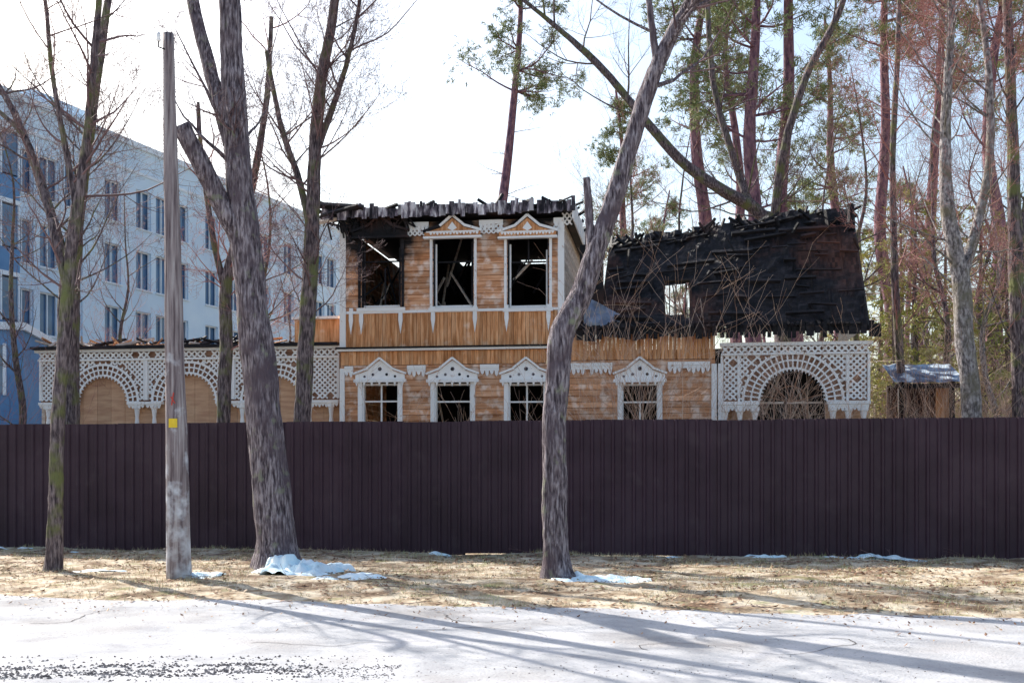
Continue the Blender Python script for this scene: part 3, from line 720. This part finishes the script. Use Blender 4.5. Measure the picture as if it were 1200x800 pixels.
for i in range(nA):
    top=topj(i/nA)
    for j in range(nB):
        x,y,z=roofp((i+.5)/nA,(j+.5)/nB)
        if j>=top: continue
        if hx0<x<hx1 and hz0<z<hz1: continue
        rf.f.append((grid[i,j],grid[i+1,j],grid[i+1,j+1],grid[i,j+1])); rf.m.append(0); rf.r.append(R.random())
rf.build('charred_roof_slope',H)
b=.03
while b<.98:
    a=R.uniform(0,.06)
    while a<.98:
        l=R.uniform(.04,.2); a2=min(a+l,1)
        if R.random()<.62:
            db=R.uniform(-.016,.016)
            p=Vector(roofp(a,b+db)); q=Vector(roofp(a2,b+db+R.uniform(-.02,.02)))
            if not (p.x<hx1 and q.x>hx0 and hz0-.1<p.z<hz1+.1) and b<topj(a)/nB-.02:
                o=Vector((0,-.08-R.uniform(0,.05),.04)); ch.beam(p+o,q+o,R.uniform(.03,.11),charm)
        a=a2+R.uniform(0,.06)
    b+=R.uniform(.05,.09)
for i in range(17):
    a=i/16; p=Vector(roofp(a,0)); q=Vector(roofp(a,R.uniform(.9,1.05))); o=Vector((0,.08,-.05)); 
    if not hx0-.05<p.x+.1<hx1+.05: ch.beam(p+o,q+o,.1,charm)
for i in range(90):
    a=R.random(); p=Vector(roofp(a,R.uniform(.86,.96))); ch.beam(p,p+Vector((R.uniform(-.35,.35),R.uniform(-.2,.3),R.uniform(-.05,.32))),R.uniform(.03,.09),charm)
for a in (.98,.995,.9): 
    p=Vector(roofp(a,.8)); ch.beam(p,p+Vector((R.uniform(-.05,.05),.2,R.uniform(.55,.75))),.1,charm)
for i in range(26):
    a=R.random(); p=Vector(roofp(a,R.uniform(.05,.8)))+Vector((0,-.16,0)); q=p+Vector((R.uniform(-.5,.5),R.uniform(0,.1),R.uniform(-.5,.5)))
    if min(p.x,q.x)<hx1+.1 and max(p.x,q.x)>hx0-.1: continue
    ch.beam(p,q,R.uniform(.03,.08),charm)
for (x0,x1,z0,z1) in ((hx0-.05,hx0,hz0-.05,hz1+.05),(hx1,hx1+.05,hz0-.05,hz1+.05),(hx0,hx1,hz1,hz1+.05),(hx0,hx1,hz0-.05,hz0)):
    ch.box(x0,x1,.55,.95,z0,z1,charm)
for i in range(12):   # charred laths and twigs crossing the hole
    xx=R.uniform(hx0,hx1); ch.beam((xx,1.0,hz0),(xx+R.uniform(-.2,.2),1.1,hz1),R.uniform(.01,.03),plank_pale if R.random()<.5 else charm)
ch.add([(eb,-.2,5.05),(eb,2.4,8.3),(eb,4.9,5.05)],[(0,1,2)],charm)
sh=MB(); vs=[]; 
for i in range(9):
    for j in range(7):
        x=S(684)+.9*i/8; z=4.98+1.0*j/6*(1-.5*i/8); vs.append((x,-.1+.25*j/6+.12*noise.noise((i*.8,j*.8,2)),z+.05*noise.noise((i,j,7))))
sh.add(vs,[(i*7+j,(i+1)*7+j,(i+1)*7+j+1,i*7+j+1) for i in range(8) for j in range(6)],metal_grey); sh.build('crumpled_sheet',H)
ch.box(S(678),S(706),.4,.5,5.1,7.3,charm)
# left wing
LY=.5
la,lb=S(47,LY),S(398,LY); lz=ZZ(220,409,LY); lcz=ZZ(220,468,LY)
wl=MB(); 
arcs=[(S(121,LY),.70),(S(222,LY),.74),(S(324,LY),.66)]
vboard(wl,la,lb,.6,lz-.05,plywood,y=LY+.14,bw=.4)
cuts=[la]+[ (arcs[i][0]+arcs[i+1][0])/2 for i in range(2)]+[lb]
for k,(ax,r) in enumerate(arcs):
    A,B=cuts[k],cuts[k+1]; r2=r+.34
    lacearch(trim,ax,lcz-.05,r,r2,LY-.03,20)
    lattice(trim,A+.04,B-.04,lcz,lz-.25,.14,LY+.0,w=.042,inside=lambda x,z,ax=ax,r2=r2:math.hypot(x-ax,z-lcz+.05)>r2+.06)
    n=int((B-A)/.06)
    for i in range(n):
        x0=A+(B-A)*i/n; x1=A+(B-A)*(i+1)/n; xm=(x0+x1)/2; d=abs(xm-ax)
        zb=lcz-.05+(math.sqrt(max(0,(r+.02)**2-d*d)) if d<r+.02 else 0)
        wl.box(x0,x1,LY+.045,LY+.07,zb,lz-.05,backing,.6)
    for xa,xb in ((A,ax-r-.02),(ax+r+.02,B)):
        trim.box(xa+.003,xb-.003,LY-.1,LY+.1,lcz-.12,lcz-.05,white); pend(trim,xa+.02,xb-.02,lcz-.12,.12,.09,LY-.07)
        if xb-xa>.55:
            for q in (.22,.78): column(trim,xa+(xb-xa)*q,LY,1.6,lcz-.12,.065)
        else: column(trim,(xa+xb)/2,LY,1.6,lcz-.12,.065)
        wl.box(xa,xb,LY-.08,LY+.1,.6,1.6,white)
    for x in (A,B-.06): trim.box(x,x+.06,LY-.05,LY+.045,lcz,lz-.28,white)
wl.box(la,lb,LY,LY+.3,0,.59,brick)
lattice(trim,la,lb,lz-.22,lz-.06,.16,LY-.05,w=.042)
trim.box(la-.1,lb+.05,LY-.12,LY+.04,lz-.05,lz+.02,white); trim.box(la-.03,lb,LY-.07,LY+.04,lz-.28,lz-.23,white)
wl.box(la-.15,lb,LY-.26,LY+5,lz+.03,lz+.1,charm)
for i in range(120):
    x=R.uniform(la,lb-.5); wl.beam((x,LY+R.uniform(-.2,1.5),lz+.12),(x+R.uniform(-.8,.8),LY+R.uniform(0,1.5),lz+.13+R.uniform(0,.3)),R.uniform(.03,.07),charm if R.random()<.5 else (plank_pale if R.random()<.5 else vboards))
wl.box(la,la+.1,LY+.08,LY+5,.6,lz,plank_pale)
wl.box(S(345,.6),S(400,.6)-.05,.62,1.2,lz+.1,ZZ(380,374,.6),vboards)
wl.box(S(343,.6),S(400,.6)-.05,.5,1.25,ZZ(380,374,.6)+.003,ZZ(380,374,.6)+.07,white)
wl.build('arcaded_wing',H)
pw.build('porch_wall',H); trim.build('white_lace_trim',H); ch.build('charred_timbers',H)

# ---------------------------------------------------------------- open lean-to shed at the right
sd=empty('garden_shed',(0,31,0),-TH)
rfm=M('shed_roof_sheet',[(.03,.05,.11),(.09,.16,.28)],scale=3,bump=.3,rough=.4,metallic=.3,second=((.7,.80,.88),1.9,.53,.58))
mb=MB(); a,b=10.45,11.75
for x,y in ((a,0),(b,0),(a,1.6),(b,1.6)): mb.box(x-.06,x+.06,y-.06,y+.06,0,3.95,charm)
mb.box(b-.4,b-.07,.0,.05,0,3.85,vboards); mb.box(a+.06,b-.06,1.6,1.65,0,3.9,charm); mb.box(a+.07,b-.41,.02,.07,0,3.0,charm)
mb.build('frame',sd)
mb=MB()
nn=10; vs=[]
for i in range(nn+1):
    for j in range(4):
        x=a-.25+(b-a+.5)*i/nn; vs.append((x,-.5+.6*j,3.88+.21*j+.05*noise.noise((i*.7,j,3))))
mb.add(vs,[(i*4+j,(i+1)*4+j,(i+1)*4+j+1,i*4+j+1) for i in range(nn) for j in range(3)],rfm)
mb.box(a-.25,b+.25,-.54,-.505,3.72,3.84,charm)
mb.build('roof',sd)
mb=MB(); par=empty('paling_fence',(15.5,36,0),-TH)
x=-4
while x<14: mb.box(x,x+.11,0,.025,0,2.9+R.uniform(-.05,.05),plank_pale); x+=.13
mb.build('palings',par)

# ---------------------------------------------------------------- modern apartment building
AB=empty('apartment_building',(-42.6+.37*45,45,0),math.atan2(1,.37))
wallm=M('render_pale',[(.58,.73,.88),(.67,.81,.93)],scale=.4,bump=.1,rough=.9,second=((.5,.62,.78),.25,.55,.75))
glass=M('window_glass',[(.03,.07,.15),(.08,.18,.34)],scale=.3,bump=0,rough=.08,spec=1)
bluem=M('blue_panel',[(.10,.22,.42),(.15,.30,.52)],scale=.5,bump=.05)
frm=M('window_frame',[(.7,.78,.86),(.8,.86,.92)],bump=0)
def Lof(Y): return (Y-45)/.938
HT=19.0
mb=MB(); g=MB(); fr=MB()
L0,L1=Lof(38),Lof(84)
wins=[]
rows=[1.5,4.8,8.1,11.4,14.7]
y=52.0; k=0
Ys=[]
while y<82:
    Ys.append((y,1.25)); y+=[1.55,1.55,2.7,2.3][k%4]; k+=1
for (y,w) in Ys:
    for z in rows:
        wins.append((Lof(y),Lof(y)+w,z,z+2.1))
wins+=[(Lof(q),Lof(q)+2.6,z,z+2.4) for q in (40,44) for z in rows]
xsb=sorted(set([L0,L1]+[w[0] for w in wins]+[w[1] for w in wins]))
for i in range(len(xsb)-1):
    a,b=xsb[i],xsb[i+1]; ops=sorted([(w[2],w[3]) for w in wins if w[0]<=a+.001 and w[1]>=b-.001]); z=0
    for (c,d) in ops: mb.box(a,b,0,.35,z,c,wallm,.5); z=d
    mb.box(a,b,0,.35,z,HT,wallm,.5)
mb.box(L0,L1,.4,14,0,HT-.3,wallm); 
for (a,b,c,d) in wins:
    t=R.uniform(-.02,.02); g.add([(a-.02,.24+t,c),(b+.02,.24-t,c),(b+.02,.24-t*1.4,d),(a-.02,.24+t*.5,d)],[(0,1,2,3)],glass)
    if R.random()<.25: g.box(a+.08,b-.08,.27,.29,c+R.uniform(.5,1.3),d,frm)
    fr.box(a,a+.07,.12,.2,c,d,frm); fr.box(b-.07,b,.12,.2,c,d,frm); fr.box(a+.07,b-.07,.12,.2,c,c+.07,frm); fr.box(a+.07,b-.07,.12,.2,d-.07,d,frm)
    fr.box((a+b)/2-.03,(a+b)/2+.03,.13,.2,c+.07,d-.07,frm); fr.box(a-.06,b+.06,-.08,.1,c-.06,c,frm)
mb.box(L0-.1,L1+.1,-.15,.5,HT,HT+.3,frm)
for z in (3.9,17.6): mb.box(L0,L1,-.06,-.0,z,z+.15,frm)
ba,bb=Lof(47.3),Lof(51.3)
for z in rows:
    mb.box(ba,bb,-1.1,-.0,z-1.0,z-.8,frm); mb.box(ba,bb,-1.1,-1.05,z-.8,z+.25,bluem); g.box(ba+.1,bb-.1,-1.04,-1.0,z+.35,z+2.2,glass)
    for q in np.linspace(ba,bb-.08,5): fr.box(q,q+.08,-1.1,-1.0,z+.26,z+2.3,frm)
    mb.box(ba,ba+.1,-1.04,0,z-.8,z+2.3,bluem);mb.box(bb-.1,bb,-1.04,0,z-.8,z+2.3,bluem)
mb.box(ba-.1,bb+.1,-1.2,0,17.0,17.3,frm)
mb.box(Lof(56),Lof(60),3,7,HT+.3,HT+2.2,wallm)
mb.build('walls',AB); g.build('glazing',AB); fr.build('window_frames',AB)
mb=MB(); g=MB(); X=empty('office_annex',(-19.3,36,0),math.radians(12))
mb.box(-6,3.2,0,6,0,6.2,bluem); 
for z in (1.3,4.1):
    for q in range(4):
        g.box(-5.6+q*2.2,-4.0+q*2.2,-.04,-.0,z,z+1.6,glass)
        mb.box(-5.7+q*2.2,-5.6+q*2.2,-.08,-.001,z-.05,z+1.65,frm); mb.box(-4.0+q*2.2,-3.9+q*2.2,-.08,-.001,z-.05,z+1.65,frm)
mb.box(-6.1,3.3,-.12,6,6.203,6.45,frm)
mb.build('walls',X); g.build('glazing',X)

# ---------------------------------------------------------------- light, sky, camera
az=math.radians(-43); el=math.radians(35)
w=bpy.data.worlds.new('World'); scene.world=w; w.use_nodes=True
nt=w.node_tree; bg=nt.nodes['Background']; sky=nt.nodes.new('ShaderNodeTexSky'); sky.sky_type='NISHITA'; sky.sun_disc=False
sky.sun_elevation=el; sky.sun_rotation=az; sky.air_density=1.3; sky.dust_density=3; sky.ozone_density=2.0; sky.altitude=0
nt.links.new(sky.outputs[0],bg.inputs['Color']); bg.inputs['Strength'].default_value=.25
sl=bpy.data.lights.new('sun','SUN'); sl.energy=8.5; sl.angle=math.radians(.4); sl.color=(1,.95,.87)
so=bpy.data.objects.new('sun',sl); scene.collection.objects.link(so)
sd_=Vector((math.sin(az)*math.cos(el),math.cos(az)*math.cos(el),math.sin(el)))
so.rotation_euler=(-sd_).to_track_quat('-Z','Y').to_euler(); so.location=(-20,20,20)
cam=bpy.data.cameras.new('camera'); cam.sensor_width=36; cam.lens=39; cam.shift_y=.125; cam.clip_end=2000; cam.clip_start=.1
co=bpy.data.objects.new('camera',cam); co.location=(0,0,CH); co.rotation_euler=(math.radians(90),0,0); scene.collection.objects.link(co)
scene.camera=co
scene.view_settings.view_transform='Standard'; scene.view_settings.look='None'; scene.view_settings.exposure=0
